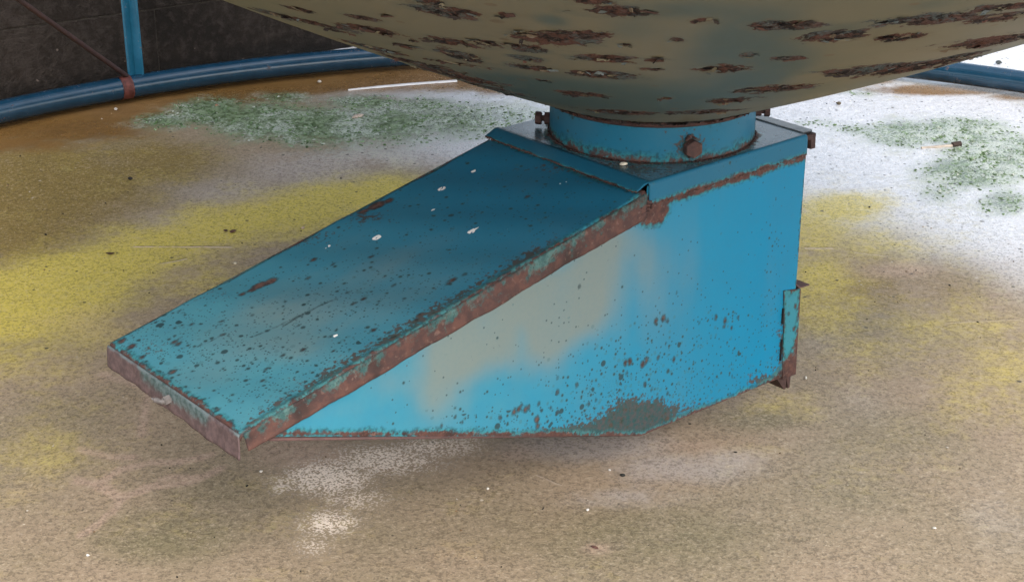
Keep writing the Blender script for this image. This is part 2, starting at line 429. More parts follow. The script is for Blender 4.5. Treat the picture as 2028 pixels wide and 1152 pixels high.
bm_obj('mortar', bm, mat_plain('dark_mortar', (.045, .038, .032), .9, .4, 60, .2), wall)
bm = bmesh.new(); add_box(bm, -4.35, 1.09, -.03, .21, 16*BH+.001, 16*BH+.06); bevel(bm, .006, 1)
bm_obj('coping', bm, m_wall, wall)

# ------------------------------------------------------------------ TANK
tank = empty('storage_tank', (0, 0, GZ))
tag(tank, 'huge round steel tank with flaking tan dished bottom on blue legs', 'tank')
TZ = -GZ          # tank-local z of the plate level
RT_ = 1.46        # shell radius
def dish_z(r): return .076 + .387*(r-.2) + .072*(r-.2)**2
def hit_dish(x, y):
    r = ray(x, y); r = r/np.linalg.norm(r); t0 = .3
    f = lambda t: (CAM[2]+r[2]*t) - dish_z(np.hypot(CAM[0]+r[0]*t, CAM[1]+r[1]*t))
    t = np.linspace(.35, 3.4, 1500); v = np.array([f(q) for q in t])
    k = np.where((v[:-1] < 0) & (v[1:] >= 0))[0]     # first crossing from below to above the surface
    if len(k) == 0: k = [int(np.argmax(v))]
    i = k[0]; tt = t[i]
    p = CAM+r*tt; return np.hypot(p[0], p[1]), math.atan2(p[0], -p[1])
RM = .9
def dish2(x, y):
    r, ph = hit_dish(x, y); return np.array([ph, r])
rr = np.concatenate([np.arange(.203, 1.34, .007), np.linspace(1.35, RT_, 10)])
pf = np.arange(-1.45, 1.4501, .0075); rest = np.linspace(1.47, 2*math.pi-1.47, 90)
ph = np.concatenate([pf, rest]); NP = len(ph)
RR, PH = np.meshgrid(rr, ph, indexing='ij')
DX, DY, DZ = RR*np.sin(PH), -RR*np.cos(PH), dish_z(RR)
patches = [(860,6,28,6),(888,24,70,13),(716,36,30,5),(728,59,50,10),(597,20,26,6),(590,40,40,6),(800,92,24,5),(818,81,14,4),(892,84,56,9),(912,112,32,13),(880,123,58,4),
  (1085,76,95,18),(1160,68,60,10),(1045,96,36,10),(960,86,40,8),(1225,24,88,12),(1170,4,48,6),(1205,117,62,10),(1300,120,28,5),(1188,148,76,9),(1292,138,26,5),(1065,136,50,7),
  (1045,117,32,6),(1155,187,54,6),(1320,195,18,4),(1388,44,34,5),(1555,52,88,12),(1650,73,80,14),(1785,75,58,11),(1845,40,96,12),(1980,36,60,10),(1985,16,66,8),(1970,82,70,11),
  (1563,116,42,6),(1432,138,66,11),(1725,139,82,9),(1815,134,70,9),(1535,176,76,9),(1445,200,58,7),(1400,222,70,5),(1230,223,80,6),(740,96,34,5),(830,127,36,6),(905,152,50,6),(965,174,50,5),
  (770,32,14,3),(1000,30,14,3),(1340,80,12,3),(1480,110,16,3),(660,60,20,4),(1900,112,30,5),(1080,160,22,3),(1240,90,14,3)]
TP = np.stack([PH.ravel(), RR.ravel()], 1)
patch = np.zeros(TP.shape[0]); pinfo = []
for (x, y, rx, ry) in patches:
    c = dish2(x, y); a = dish2(x-rx, y); b = dish2(x+rx, y); u = dish2(x, max(y-ry, -40)); d = dish2(x, y+ry)
    sp = np.clip(abs(b[0]-a[0])/2, .012, .16/c[1])*.97; sr = np.clip(abs(u[1]-d[1])/2, .018, .10)*.9
    pinfo.append((c, sp, sr))
    q = ((TP[:, 0]-c[0])/sp)**2 + ((TP[:, 1]-c[1])/sr)**2
    patch = np.maximum(patch, np.clip(1.0-.52*np.sqrt(q), 0, 1)*(.74+.26*min(1, ry/9)))
rim = np.clip((.272-RR.ravel())/.06, 0, 1)*.9
patch = np.maximum(patch, rim)
far = np.abs(((PH.ravel()+math.pi) % (2*math.pi))-math.pi) > 1.1
teal = np.zeros(TP.shape[0])
for (x, y, rx, ry, w) in ((1300,205,200,34,.8), (1450,110,130,60,.75), (1520,150,60,34,.95), (1490,60,100,40,.6), (1092,42,40,14,.9), (1240,60,70,30,.5), (1130,200,120,24,.7), (1340,20,120,20,.6), (1000,165,80,20,.5), (1680,55,60,10,.5), (1840,10,60,12,.5)):
    c = dish2(x, y); a = dish2(x-rx, y); b = dish2(x+rx, y); u = dish2(x, max(y-ry, -60)); d = dish2(x, min(y+ry, 236))
    sp = max(.02, abs(b[0]-a[0])/2); sr = max(.03, abs(u[1]-d[1])/2)
    teal += w*np.exp(-((TP[:, 0]-c[0])/sp)**2-((TP[:, 1]-c[1])/sr)**2)
core = np.clip((patch-.5)/.3, 0, 1)
DZ = DZ.ravel() + core*(rng.random(TP.shape[0])-.35)*.006
ii = np.arange(len(rr)*NP).reshape(len(rr), NP)
nxt = np.roll(ii, -1, axis=1)
df = np.stack([ii[:-1], nxt[:-1], nxt[1:], ii[1:]], -1).reshape(-1, 4)
hop = mesh_obj('dished_bottom', np.column_stack([DX.ravel(), DY.ravel(), DZ+TZ]), df, m_dish, tank, True,
               dict(patch=patch, teal=np.clip(teal, 0, 1), dirt=patch*0))
# curled flakes of paint and scale hanging from the torn patches
fv, ff, fc = [], [], []
def flake(phi, r, w, l, drop, col):
    e = np.array([math.cos(phi), math.sin(phi), 0]); rad = np.array([math.sin(phi), -math.cos(phi), 0])
    sl = .387+.144*(r-.2); tn = (rad + np.array([0, 0, sl]))/math.hypot(1, sl); nn = np.cross(e, tn); nn = nn if nn[2] < 0 else -nn
    a = random.uniform(0, 2*math.pi); d1 = e*math.cos(a)+tn*math.sin(a); d2 = -e*math.sin(a)+tn*math.cos(a)
    p = rad*r + np.array([0, 0, dish_z(r)+TZ]); i0 = len(fv); K = 5
    for k in range(K):
        s = (k/(K-1)-.5)*w; jj = random.uniform(-.25, .25)*w/K
        fv.append(p + d1*(s+jj) + nn*.0005)
        fv.append(p + d1*(s*.95+jj) + d2*l*.5*random.uniform(.6, 1.2) + nn*drop*random.uniform(.25, .5))
        fv.append(p + d1*(s*.85+jj*1.5) + d2*l*random.uniform(.5, 1.15) + nn*drop*random.uniform(.5, 1.2))
        fc.extend([col]*3)
    for k in range(K-1):
        b = i0+3*k
        ff.append((b, b+3, b+4, b+1)); ff.append((b+1, b+4, b+5, b+2))
cols = [(.085,.040,.030), (.055,.027,.022), (.035,.024,.02), (.022,.016,.015), (.095,.115,.115), (.13,.115,.075), (.10,.075,.05)]
for (c, sp, sr) in pinfo:
    n = int(np.clip(12*(sp*c[1])*sr/(.05*.05), 2, 9))
    for k in range(n):
        a, q = random.uniform(0, 2*math.pi), math.sqrt(random.random())*.92
        flake(c[0]+sp*q*math.cos(a), max(.21, c[1]+sr*q*math.sin(a)), random.uniform(.005, .026), random.uniform(.003, .013), random.uniform(.0003, .0038), random.choice(cols))
for k in range(150):
    flake(random.uniform(-1.3, 1.3), random.uniform(.206, .235), random.uniform(.008, .03), random.uniform(.004, .012), random.uniform(.001, .006), random.choice(cols[:4]))
fl = mesh_obj('peeling_paint', fv, ff, m_flake, tank, False, dict(cr=[c[0]*1.6 for c in fc], cg=[c[1]*1.6 for c in fc], cb=[c[2]*1.6 for c in fc]))
tag(fl, kind='stuff')
# rolled lip round the outlet, shell, roof
def lathe(name, prof, mat, parent, seg=128, smooth=True):
    v, f = [], []
    for i in range(seg):
        a = 2*math.pi*i/seg
        for (r, z) in prof: v.append((r*math.sin(a), -r*math.cos(a), z))
    n = len(prof)
    for i in range(seg):
        j = (i+1) % seg
        for k in range(n-1): f.append((i*n+k, j*n+k, j*n+k+1, i*n+k+1))
    return mesh_obj(name, v, f, mat, parent, smooth)
lathe('outlet_lip', [(.2025,.0745+TZ), (.2025,.070+TZ), (.207,.0705+TZ), (.212,.076+TZ), (.211,.0795+TZ)], m_rust_dk, tank)
zt = dish_z(RT_)+TZ
m_shell = mat_plain('tan_shell_paint', (.33, .28, .17), .5, .15, 6)
lathe('shell', [(RT_+.001, zt-.01), (RT_+.012, zt-.01), (RT_+.012, zt+.03), (RT_+.004, zt+.035), (RT_+.004, zt+2.3), (.35, zt+3.3), (.01, zt+3.34)], m_shell, tank)
# ring pipe on the ground, with its welded red joint
RINGR, RP = 2.79, .038
def torus(name, R, r, z, mat, parent, a0=0., a1=2*math.pi, seg=220, rs=20):
    v, f = [], []; full = abs(a1-a0-2*math.pi) < 1e-6; n = seg if full else seg+1
    for i in range(n):
        a = a0+(a1-a0)*i/seg
        for k in range(rs):
            b = 2*math.pi*k/rs; q = R+r*math.cos(b); v.append((q*math.cos(a), q*math.sin(a), z+r*math.sin(b)))
    for i in range(n if full else n-1):
        j = (i+1) % n
        for k in range(rs): f.append((i*rs+k, j*rs+k, j*rs+(k+1) % rs, i*rs+(k+1) % rs))
    if not full:
        f.append(tuple(range(rs))[::-1]); f.append(tuple((n-1)*rs+k for k in range(rs)))
    return mesh_obj(name, v, f, mat, parent, True)
RZ = .038+.012
ring = torus('base_ring', RINGR, RP, RZ, m_pipe, tank)
for k in range(9):
    az = D2R(128.95+40*k)
    torus('joint_band', RINGR, RP+.0016, RZ, mat_plain('red_primer', (.11, .032, .026), .6, .4, 50) if k == 0 else bpy.data.materials['red_primer'], ring, az+.0085, az+.0225, 8)
    # angle-iron leg, open side turned outwards
    ca, sa = math.cos(az), math.sin(az)
    bm = bmesh.new(); w, t = .044, .006; H = zt+.30
    L = [(w*.62, 0), (0, w*.55), (-w*.62, 0), (-w*.62+t, -t*.3), (0, w*.55-t*1.35), (w*.62-t, -t*.3)]
    va = [bm.verts.new((p[0], p[1], RZ+RP*.55)) for p in L]; vb = [bm.verts.new((p[0], p[1], H)) for p in L]
    bm.faces.new(va[::-1]); bm.faces.new(vb)
    for i in range(6): bm.faces.new([va[i], va[(i+1) % 6], vb[(i+1) % 6], vb[i]])
    # fold points towards the tank (local -y = inward)
    M = Matrix.Translation((RINGR*ca, RINGR*sa, 0)) @ Matrix.Rotation(az-math.pi/2-D2R(14), 4, 'Z')
    bmesh.ops.transform(bm, matrix=M, verts=bm.verts)
    leg = bm_obj('leg', bm, m_leg, tank)
    bm = bmesh.new(); cyl(bm, (RINGR*ca, RINGR*sa, zt+.05), ((RT_+.004)*ca, (RT_+.004)*sa, zt+.05), .03, 12)
    bm_obj('bracket', bm, m_leg, leg)
    bm = bmesh.new()
    a2 = az+D2R(40); p0 = Vector((RINGR*math.cos(az+.010), RINGR*math.sin(az+.010), RZ+RP*.9)); p1 = Vector((RINGR*math.cos(a2), RINGR*math.sin(a2), RZ+1.62))
    cyl(bm, p0, p1, .0085, 10)
    bm_obj('brace', bm, m_rust_p, tank, True)

# ------------------------------------------------------------------ CHUTE (local x towards the tip, y towards the visible side)
ANG = math.atan2(-.71402, -.70013)
chute = empty('discharge_chute', (0, 0, 0), ANG)
tag(chute, 'rusting blue sheet steel chute with sloping lid hanging beneath the tank outlet', 'chute')
EX = np.array([math.cos(ANG), math.sin(ANG), 0]); NY = np.array([-math.sin(ANG), math.cos(ANG), 0])
YS = .2135
XB, XF, XT, ZT = -.2106, .2227, 1.0860, -.2017
K = (.2215, -.509); Q = (-.2105, -.516)
SL = (ZT+.012)/(XT-XF)
def lidz(x): return -.012+SL*(x-XF)
def side2(x, y):
    p = at_plane(x, y, NY*.2172, NY); return np.array([p @ EX, p[2]])
def poly_dist(P, poly):
    best = np.full(len(P), 1e9)
    for a, b in zip(poly, poly[1:]+poly[:1]):
        a = np.array(a); b = np.array(b); d = b-a; t = np.clip(((P-a) @ d)/(d @ d), 0, 1)
        best = np.minimum(best, np.linalg.norm(P-a-t[:, None]*d, axis=1))
    return best
def side_panel(name, y, sgn, detail):
    """column-wise grid between the upper outline and the lower outline"""
    st = .005 if detail else .05
    xs = np.unique(np.concatenate([np.arange(XB, XT-.004, st), [XB, 0.2227, K[0], XT-.004]]))
    xs = xs[np.concatenate([[True], np.diff(xs) > 1e-4])]
    nz = 100 if detail else 8
    V = []; hl = lambda x: -.006 if x <= XF else lidz(x)-.006
    lo = lambda x: Q[1]+(K[1]-Q[1])*(x-Q[0])/(K[0]-Q[0]) if x < K[0] else K[1]+(ZT-.0065-K[1])*(x-K[0])/(XT-K[0])
    for x in xs:
        for k in range(nz+1): V.append((x, hl(x)+(lo(x)-hl(x))*k/nz))
    V = np.array(V); n = nz+1
    att = None
    if detail:
        f = Field(V, side2)
        poly = [(XB, 0), (XF, -.0), (XT, ZT), K, Q]
        low = np.minimum.reduce([poly_dist(V, [Q, K]), poly_dist(V, [K, (XT, ZT)])])
        right = np.abs(V[:, 0]-XB)
        edge = np.minimum(low*.85, right*1.5+.004)
        corner = np.hypot(V[:, 0]-XB, V[:, 1]-Q[1]); edge = np.minimum(edge, np.maximum(0, corner-.045)*.5+low*.2)
        edge = np.minimum(edge, np.maximum(0, np.abs(V[:, 1]+.045)*.9-.001) + np.maximum(0, V[:, 0]-.215)*2)
        cB = np.hypot((V[:, 0]-.205)*.8, V[:, 1]+.052); edge = np.minimum(edge, np.maximum(0, cB-.026)*.7)
        tan = f.sumblobs([(1200,520,75,75,.7), (1120,600,75,85,.7), (1040,610,100,55,.5), (960,660,90,75,.6), (880,740,60,90,.7), (900,690,70,60,.4), (1090,660,42,85,.7), (1300,540,40,110,.42), (1010,700,90,50,.3), (1180,620,80,60,.3),
              (1370,500,24,90,.22), (1000,600,60,30,.5), (780,760,60,30,.3), (850,800,30,40,.3), (1215,470,50,40,.5), (660,810,60,20,.25), (1160,590,26,60,.3)])
        tan -= f.sumblobs([(1035,660,22,50,.35), (1245,570,22,90,.22), (1165,720,50,80,.2), (985,780,70,50,.25)])
        tan = np.clip(tan, 0, 1)
        dens = f.sumblobs([(1270,780,130,60,.8), (1100,835,140,26,.7), (1340,740,150,70,.3), (1300,650,160,60,.16), (1230,800,110,40,.5), (960,835,120,22,.35), (1500,740,60,40,.3), (1440,640,60,40,.25), (1530,600,20,140,.3)]) + .025
        grime = f.sumblobs([(1265,825,60,32,.8), (1215,840,70,26,.7), (1330,820,50,22,.5), (1240,800,26,24,.3), (1295,800,20,24,.3), (1140,850,70,14,.5), (1400,800,60,14,.35), (1090,858,60,10,.5), (1550,690,14,90,.55), (1520,755,40,18,.8), (1240,420,50,18,.5)])
        blot = np.full(len(V), 1.)
        for (x, y_, r) in [(1299,635,8),(1314,629,9),(1322,634,5),(1238,718,7),(1247,716,8),(1272,721,9),(1280,713,8),(1303,707,6),(1334,711,6),(1148,568,4),(1418,628,6),(1436,634,7),(1434,646,6),
              (1462,628,5),(1449,650,4),(1240,740,4),(1165,799,5),(1104,776,6),(1142,762,6),(1104,748,4),(1063,830,9),(1064,843,7),(1040,811,7),(1046,806,6),(1027,810,7),(1018,815,8),(1032,803,5),(990,826,6),(1067,799,5),
              (1104,815,5),(1090,808,4),(1230,834,6),(1385,640,3),(1450,745,3),(1180,790,3),(1340,580,3),(1318,680,3),(902,825,4),(915,836,4),(875,842,4),(1310,790,5),(1290,770,5),(1276,760,6),(1322,778,5)]:
            c = side2(x, y_); rm = r*2.85/F; d = V-c
            blot = np.minimum(blot, np.sqrt((d[:, 0]*1.15)**2+(d[:, 1]*.85)**2)-rm*.9)
        fade = np.clip((V[:, 0]+.10)/.8, 0, 1)*.48
        att = dict(edge=edge, tan=tan, dens=dens, grime=grime, blot=blot, white=tan*0, fade=fade)
    Fs = []
    for i in range(len(xs)-1):
        for k in range(nz):
            a, b = i*n+k, (i+1)*n+k
            Fs.append((a, a+1, b+1, b) if sgn > 0 else (a, b, b+1, a+1))
    V3 = np.column_stack([V[:, 0], np.full(len(V), y), V[:, 1]])
    o = mesh_obj(name, V3, Fs, m_panel, chute, False, att)
    if detail: # slight dents so that the sheet is not dead flat
        for v in o.data.vertices:
            x, z = v.co.x, v.co.z
            v.co.y += -.0022*math.sin(2.6*x+.4)*math.sin(5*z+.8)*max(0, 1-abs(x-.2)/.9)
    md = o.modifiers.new('sheet', 'SOLIDIFY'); md.thickness = .003; md.offset = -1
    return o
side_panel('side_panel', YS, 1, True)
sp2 = side_panel('side_panel', -.2045, -1, False)
def seam(name, path, y0, y1, t, mat, bev=0.):
    bm = bmesh.new(); sheet_path(bm, path, y0, y1, t)
    bmesh.ops.recalc_face_normals(bm, faces=list(bm.faces))
    return bm_obj(name, bm, mat, chute)
# sheet along the bottom and up the slope, and the back sheet
seam('floor_sheet', [(XB+.004, Q[1]+.001), (K[0], K[1]+.001), (XT-.01, ZT-.011)], -.2035, YS-.0035, .003, m_rust_p)
seam('back_sheet', [(XB+.001, Q[1]+.005), (XB+.001, -.004)], -.2035, YS-.0035, .003, m_panel)
# rolled hem seen along the lower edge of the near side
bm = bmesh.new()
for a, b in (((XB+.01, Q[1]-.0005), (K[0], K[1])), ((K[0], K[1]), (XT-.02, ZT-.02))): cyl(bm, (a[0], YS-.002, a[1]), (b[0], YS-.002, b[1]), .0032, 8)
bm_obj('bottom_hem', bm, m_rust_p, chute, True)

# lid: a grid sheet with folded flanges
nu, nv = 220, 106
us = np.linspace(.228, XT, nu); vs = np.linspace(-.2065, .2165, nv)
U, W = np.meshgrid(us, vs, indexing='ij')
Z = -.0135+SL*(U-XF) + .0025*np.sin((U-.23)/.86*math.pi)*np.sin((W+.2065)/.423*math.pi)*-1 + .0016*np.sin(U*17+1)*np.sin(W*13+.5) + .0012*np.sin(U*41+W*23)
# rounded folds on the three free edges
for d in (.2165-W, W+.2065, XT-U): Z -= np.where(d < .006, .006-np.sqrt(np.clip(.006**2-(.006-d)**2, 0, None)), 0)
V = np.column_stack([U.ravel(), W.ravel()])
PL = EX*XF+np.array([0, 0, -.012]); NL = np.array([-SL*EX[0], -SL*EX[1], 1.]); NL /= np.linalg.norm(NL)
def lid2(x, y):
    p = at_plane(x, y, PL, NL); return np.array([p @ EX, p @ NY])
f = Field(V, lid2)
edge = np.minimum.reduce([(.2165-V[:, 1])*.7+.001, (V[:, 1]+.2065)*1.0+.002, (XT-V[:, 0])*.75, (V[:, 0]-.240)*.8+.002])
tan = f.sumblobs([(640,600,150,60,.42), (480,680,110,40,.40), (420,740,80,30,.25), (600,690,70,30,.4), (780,520,100,50,.35), (560,620,90,30,.3), (900,470,90,30,.15)])
dens = 1.35*f.sumblobs([(480,660,240,100,.36), (640,740,160,50,.32), (330,690,110,50,.40), (800,560,180,80,.26), (560,780,100,40,.35), (1000,420,180,70,.20)]) + .08
grime = f.line([(500,840),(650,745),(800,655),(960,560),(1100,480)], 24, 20, .62) + f.blobs([(720,430,60,16,.55), (620,470,60,14,.5), (420,580,40,14,.4), (300,690,40,18,.4), (870,655,40,16,.55), (690,760,40,20,.4), (1180,350,60,16,.4), (1100,330,80,10,.4)])
blot = np.full(len(V), 1.)
for (x, y_, r) in [(345,677,6),(353,680,5),(515,560,13),(535,552,12),(500,570,9),(480,580,7),(342,733,7),(520,748,4),(528,725,4),(438,633,4),(440,660,5),(355,615,3),(600,690,5),(660,693,4),(655,662,4),(896,550,7),(888,556,5),
      (779,560,4),(833,622,6),(825,632,6),(780,664,7),(770,655,4),(740,650,5),(745,405,16),(720,418,10),(770,395,9),(1045,388,5),(720,590,5),(700,600,5),(620,512,6),(735,505,5),(860,620,6),(690,575,4),(610,545,5),(660,520,4),(500,620,3),(560,700,4),(590,640,3),(380,640,4),(920,540,4),
      (400,800,5),(430,810,5),(385,790,6),(370,778,6),(415,812,6),(445,835,6),(260,685,8),(280,705,6),(240,675,8)]:
    c = lid2(x, y_); rm = r*2.95/F; d = V-c
    blot = np.minimum(blot, np.linalg.norm(d*np.array([.75, 1.15]), axis=1)-rm)
# long scrape
for a, b in (((505,660),(665,590)), ((560,640),(640,600)), ((380,690),(430,668))):
    a, b = lid2(*a), lid2(*b); d = b-a; t = np.clip(((V-a) @ d)/(d @ d), 0, 1)
    blot = np.minimum(blot, np.linalg.norm(V-a-t[:, None]*d, axis=1)-.0012)
white = np.zeros(len(V))
for (x, y_, r, hollow) in [(938,335,5,1),(875,371,8,1),(858,411,6,0),(861,400,3,0),(934,455,8,1),(944,450,5,0),(746,467,9,1),(761,463,3,0),(652,483,5,0),(645,487,4,0),(664,661,4,1),(725,515,2,0),(1006,453,2,0),(805,390,2,0),(1110,362,4,0),(1122,358,3,0)]:
    c = lid2(x, y_); rm = r*.72*2.95/F; q = np.linalg.norm((V-c)*np.array([.8, 1.1]), axis=1)/rm
    white = np.maximum(white, np.where(hollow, np.exp(-((q-.8)/.5)**2), np.exp(-q**4)))
lf = np.arange(nu*nv).reshape(nu, nv)
Fl = np.stack([lf[:-1, :-1], lf[1:, :-1], lf[1:, 1:], lf[:-1, 1:]], -1).reshape(-1, 4)
lid = mesh_obj('lid', np.column_stack([V, Z.ravel()]), Fl, m_lid, chute, True, dict(edge=edge, tan=np.clip(tan, 0, 1), dens=dens, grime=np.clip(grime, 0, 1), blot=blot, white=white, fade=np.clip((V[:, 0]-.35)/.6, 0, 1)**1.2*.72))
md = lid.modifiers.new('sheet', 'SOLIDIFY'); md.thickness = .002; md.offset = -1
def skirt(name, top, bot, mat, t=.0025, side=(0, 1, 0), jag=.0, parent=lid):
    """flange between two 3D polylines, with a slightly uneven lower edge"""
    n = 160; T = [np.array(top[0])+(np.array(top[1])-np.array(top[0]))*i/n for i in range(n+1)]; B = [np.array(bot[0])+(np.array(bot[1])-np.array(bot[0]))*i/n for i in range(n+1)]
    m = 10; V, att = [], []; w = 0.
    for i in range(n+1):
        w = w*.8+random.uniform(-1, 1)*.35
        for k in range(m+1):
            q = T[i]+(B[i]-T[i])*k/m
            q = q + np.array([0, 0, w*jag*(k/m)]) + np.array(side)*((.0015*math.sin(i*.11+.6)+.0009*math.sin(i*.31))*math.sin(k/m*1.6) + (-.0016 if k < 1 else 0))
            V.append(q); att.append(1-k/m)
    F_ = [(i*(m+1)+k, (i+1)*(m+1)+k, (i+1)*(m+1)+k+1, i*(m+1)+k+1) for i in range(n) for k in range(m)]
    o = mesh_obj(name, V, F_, mat, parent, True, dict(tan=att, edge=att))
    md = o.modifiers.new('sheet', 'SOLIDIFY'); md.thickness = t; md.offset = 0
    return o
yf = .2172
skirt('side_flange', [(.228, yf, lidz(.228)-.004), (XT-.006, yf, ZT-.0035)], [(.228, yf+.001, -.064), (XT-.011, yf+.004, ZT-.0335)], m_flange, jag=.0018)
skirt('side_flange', [(.24, -.2075, lidz(.24)-.004), (XT-.006, -.2075, ZT-.0035)], [(.24, -.2085, -.064), (XT, -.2105, ZT-.0345)], m_flange)
def mat_front():
    M = Mat('purple_rust_front'); n1, n2 = M.noise(16, 4, .65), M.noise(80, 5, .7)
    x, y, z = M.xyz(M.obj); up = M.attr('tan')
    c = M.mix(n2.ss(.35, .65), (.080, .054, .054), (.135, .090, .088))
    k = ((y-.03).abs()*-8.+1.2+(n1-.5)*1.6).ss(.25, .6)*(up+(n2-.5)*.9).ss(.35, .7)
    c = M.mix(k*.85, c, M.mix(n2.ss(.4, .6), (.04, .085, .082), (.11, .165, .165)))
    c = M.mix((up+(n2-.5)*.35).ss(.86, .97)*(n1).ss(.4, .6), c, (.13, .165, .17))  # pale highlight line painted along the top fold
    c = M.mix(M.spots(60, n1*0+.08, .2), c, (.02, .015, .015))
    return M.out(c, .65, n2, .5, .002, spec=.35)
skirt('front_flange', [(XT+.001, -.2055, ZT-.004), (XT+.001, .2145, ZT-.004)], [(XT+.0025, -.2065, ZT-.043), (XT+.006, .2178, ZT-.046)], mat_front(), side=(1, 0, 0), jag=.0008)
# toggle catch on the front flange
m_zinc = mat_plain('dull_zinc', (.17, .155, .15), .6, .35, 60)
p = at_plane(333, 790, EX*(XT+.006), EX); cy_, cz_ = p @ NY, p[2]
bm = bmesh.new()
cyl(bm, (XT+.003, cy_, cz_), (XT+.014, cy_, cz_-.001), .0075, 6); cyl(bm, (XT+.014, cy_, cz_-.001), (XT+.019, cy_, cz_-.001), .0045, 12)
bm_obj('catch_bolt', bm, m_zinc, lid)
bm = bmesh.new(); cyl(bm, (XT+.017, cy_+.002, cz_-.001), (XT+.024, cy_-.010, cz_+.001), .0036, 10, .0046); cyl(bm, (XT+.023, cy_-.009, cz_+.001), (XT+.026, cy_-.017, cz_+.001), .0034, 8, .0018)
bm_obj('catch_wing', bm, m_zinc, lid)

# top plate with folded edges
NP_ = 90
px_ = np.linspace(XB, XF-.006, NP_); py_ = np.linspace(-.203, .2125, NP_)
U, W = np.meshgrid(px_, py_, indexing='ij'); V = np.column_stack([U.ravel(), W.ravel()])
rad = np.hypot(V[:, 0], V[:, 1]); keep = rad > .196
pe = np.minimum(np.abs(rad-.2)*.55+.0, 1); pe = np.minimum(pe, np.where(V[:, 1] < .1, np.abs(V[:, 0]+.2106)*2+.004, 1))
lf = np.arange(NP_*NP_).reshape(NP_, NP_); Fl = np.stack([lf[:-1, :-1], lf[1:, :-1], lf[1:, 1:], lf[:-1, 1:]], -1).reshape(-1, 4)
Fl = Fl[(rad[Fl] > .185).all(1)]
def plate2(x, y):
    p = at_plane(x, y, np.array([0, 0, 0.]), np.array([0, 0, 1.])); return np.array([p @ EX, p @ NY])
f = Field(V, plate2)
gr = f.blobs([(1230,335,120,18,.75), (1060,275,60,18,.5), (1400,325,100,14,.5), (1560,262,40,8,.3)])
pl = mesh_obj('top_plate', np.column_stack([V, np.zeros(len(V))]), Fl, mat_paint('top_plate_paint', (.075, .150, .200), spot_v=(6, 6, 6), spec=.6, gloss=.16), chute, False,
   dict(edge=pe, tan=np.zeros(len(V)), dens=np.full(len(V), .15), grime=gr, blot=np.ones(len(V)), white=np.zeros(len(V))))
md = pl.modifiers.new('sheet', 'SOLIDIFY'); md.thickness = .003; md.offset = -1
m_lip = mat_paint('lip_paint', (.012, .120, .205), spot_v=(6, 6, 6))
def lip(name, prof, a0, a1, along, mat):
    """rounded folded lip: prof = list of (offset outwards, z, edge, white) swept along x or y"""
    n = 90; V, at = [], []
    for i in range(n+1):
        s = a0+(a1-a0)*i/n
        for (o, z, e) in prof:
            wv = .0006*math.sin(i*.5) if e < .01 else 0
            V.append((s, o, z+wv) if along == 'x' else (o, s, z+wv)); at.append(e)
    m = len(prof); F_ = [(i*m+k, (i+1)*m+k, (i+1)*m+k+1, i*m+k+1) for i in range(n) for k in range(m-1)]
    z0 = np.zeros(len(V))
    o = mesh_obj(name, V, F_, mat, pl, True, dict(edge=at, tan=z0, dens=z0+.06, grime=z0, blot=z0+1, white=z0))
    md = o.modifiers.new('sheet', 'SOLIDIFY'); md.thickness = .0022; md.offset = 0
    return o
prof = [(.2120+.0055*math.sin(t), -.0065+.0065*math.cos(t), .05) for t in np.linspace(0, math.pi/2, 7)] + [(.2178, -.014, .04), (.218, -.022, .028), (.2182, -.030, .010), (.2184, -.036, .004), (.2186, -.040, .0)]
lip('side_lip', prof, XB+.001, .2225, 'x', m_lip)
prof2 = [(XF-.007, .000, .05), (XF-.001, -.0004, .05), (XF+.006, -.002, .04), (XF+.014, -.0055, .03), (XF+.022, -.009, .016), (XF+.026, -.0108, .006), (XF+.0275, -.0125, .0)]
lip('front_lip', prof2, -.2095, .2135, 'y', m_lip)
seam('back_flange', [(XB-.0005, -.0002), (XB-.026, -.0006), (XB-.0275, -.030)], -.2035, .2045, -.0025, mat_plain('grey_sheen_edge', (.16, .18, .20), .3, .3, 30)).parent = pl  # grey colour paints in the sky sheen on the flange top
bm = bmesh.new(); add_prism(bm, [(XB-.001, -.0022), (XB-.0285, -.0024), (XB-.0295, -.034), (XB-.016, -.034), (XB-.014, -.014), (XB-.001, -.012)], .2047, .2150)
bmesh.ops.recalc_face_normals(bm, faces=list(bm.faces)); bevel(bm, .001, 1); bm_obj('flange_end', bm, m_rust_dk, pl)  # solid dark piece standing for the shaded hollow of the flange
# ragged rust beads along the folds and round the collar foot
def bead(name, pts, r, mat, parent):
    bm = bmesh.new()
    for a, b in zip(pts[:-1], pts[1:]):
        a, b = Vector(a), Vector(b); n = max(2, int((b-a).length/.006))
        for i in range(n):
            q = a.lerp(b, (i+random.random()*.6)/n) + Vector([random.uniform(-1, 1)*r*.5 for _ in range(3)])
            s = r*random.uniform(.5, 1.25)
            M = Matrix.Translation(q) @ Matrix.Diagonal((s*1.5, s, s*.8, 1)) @ Matrix.Rotation(random.random()*3, 4, 'Z')
            bmesh.ops.create_icosphere(bm, subdivisions=1, radius=1, matrix=M)
    return bm_obj(name, bm, mat, parent, True)
bead('rust_bead', [(XB+.01, .2180, -.0400), (.215, .2180, -.0410)], .0026, m_rust, pl)
bead('rust_bead', [(XF+.027, -.205, -.0130), (XF+.027, .212, -.0130)], .0017, m_rust, pl)
bead('rust_bead', [(.2235, .2180, -.040), (.255, .2180, -.045), (.235, .2180, -.055), (.21, .2180, -.046), (.226, .2180, -.030), (.226, .2180, -.058)], .0036, m_rust, pl)
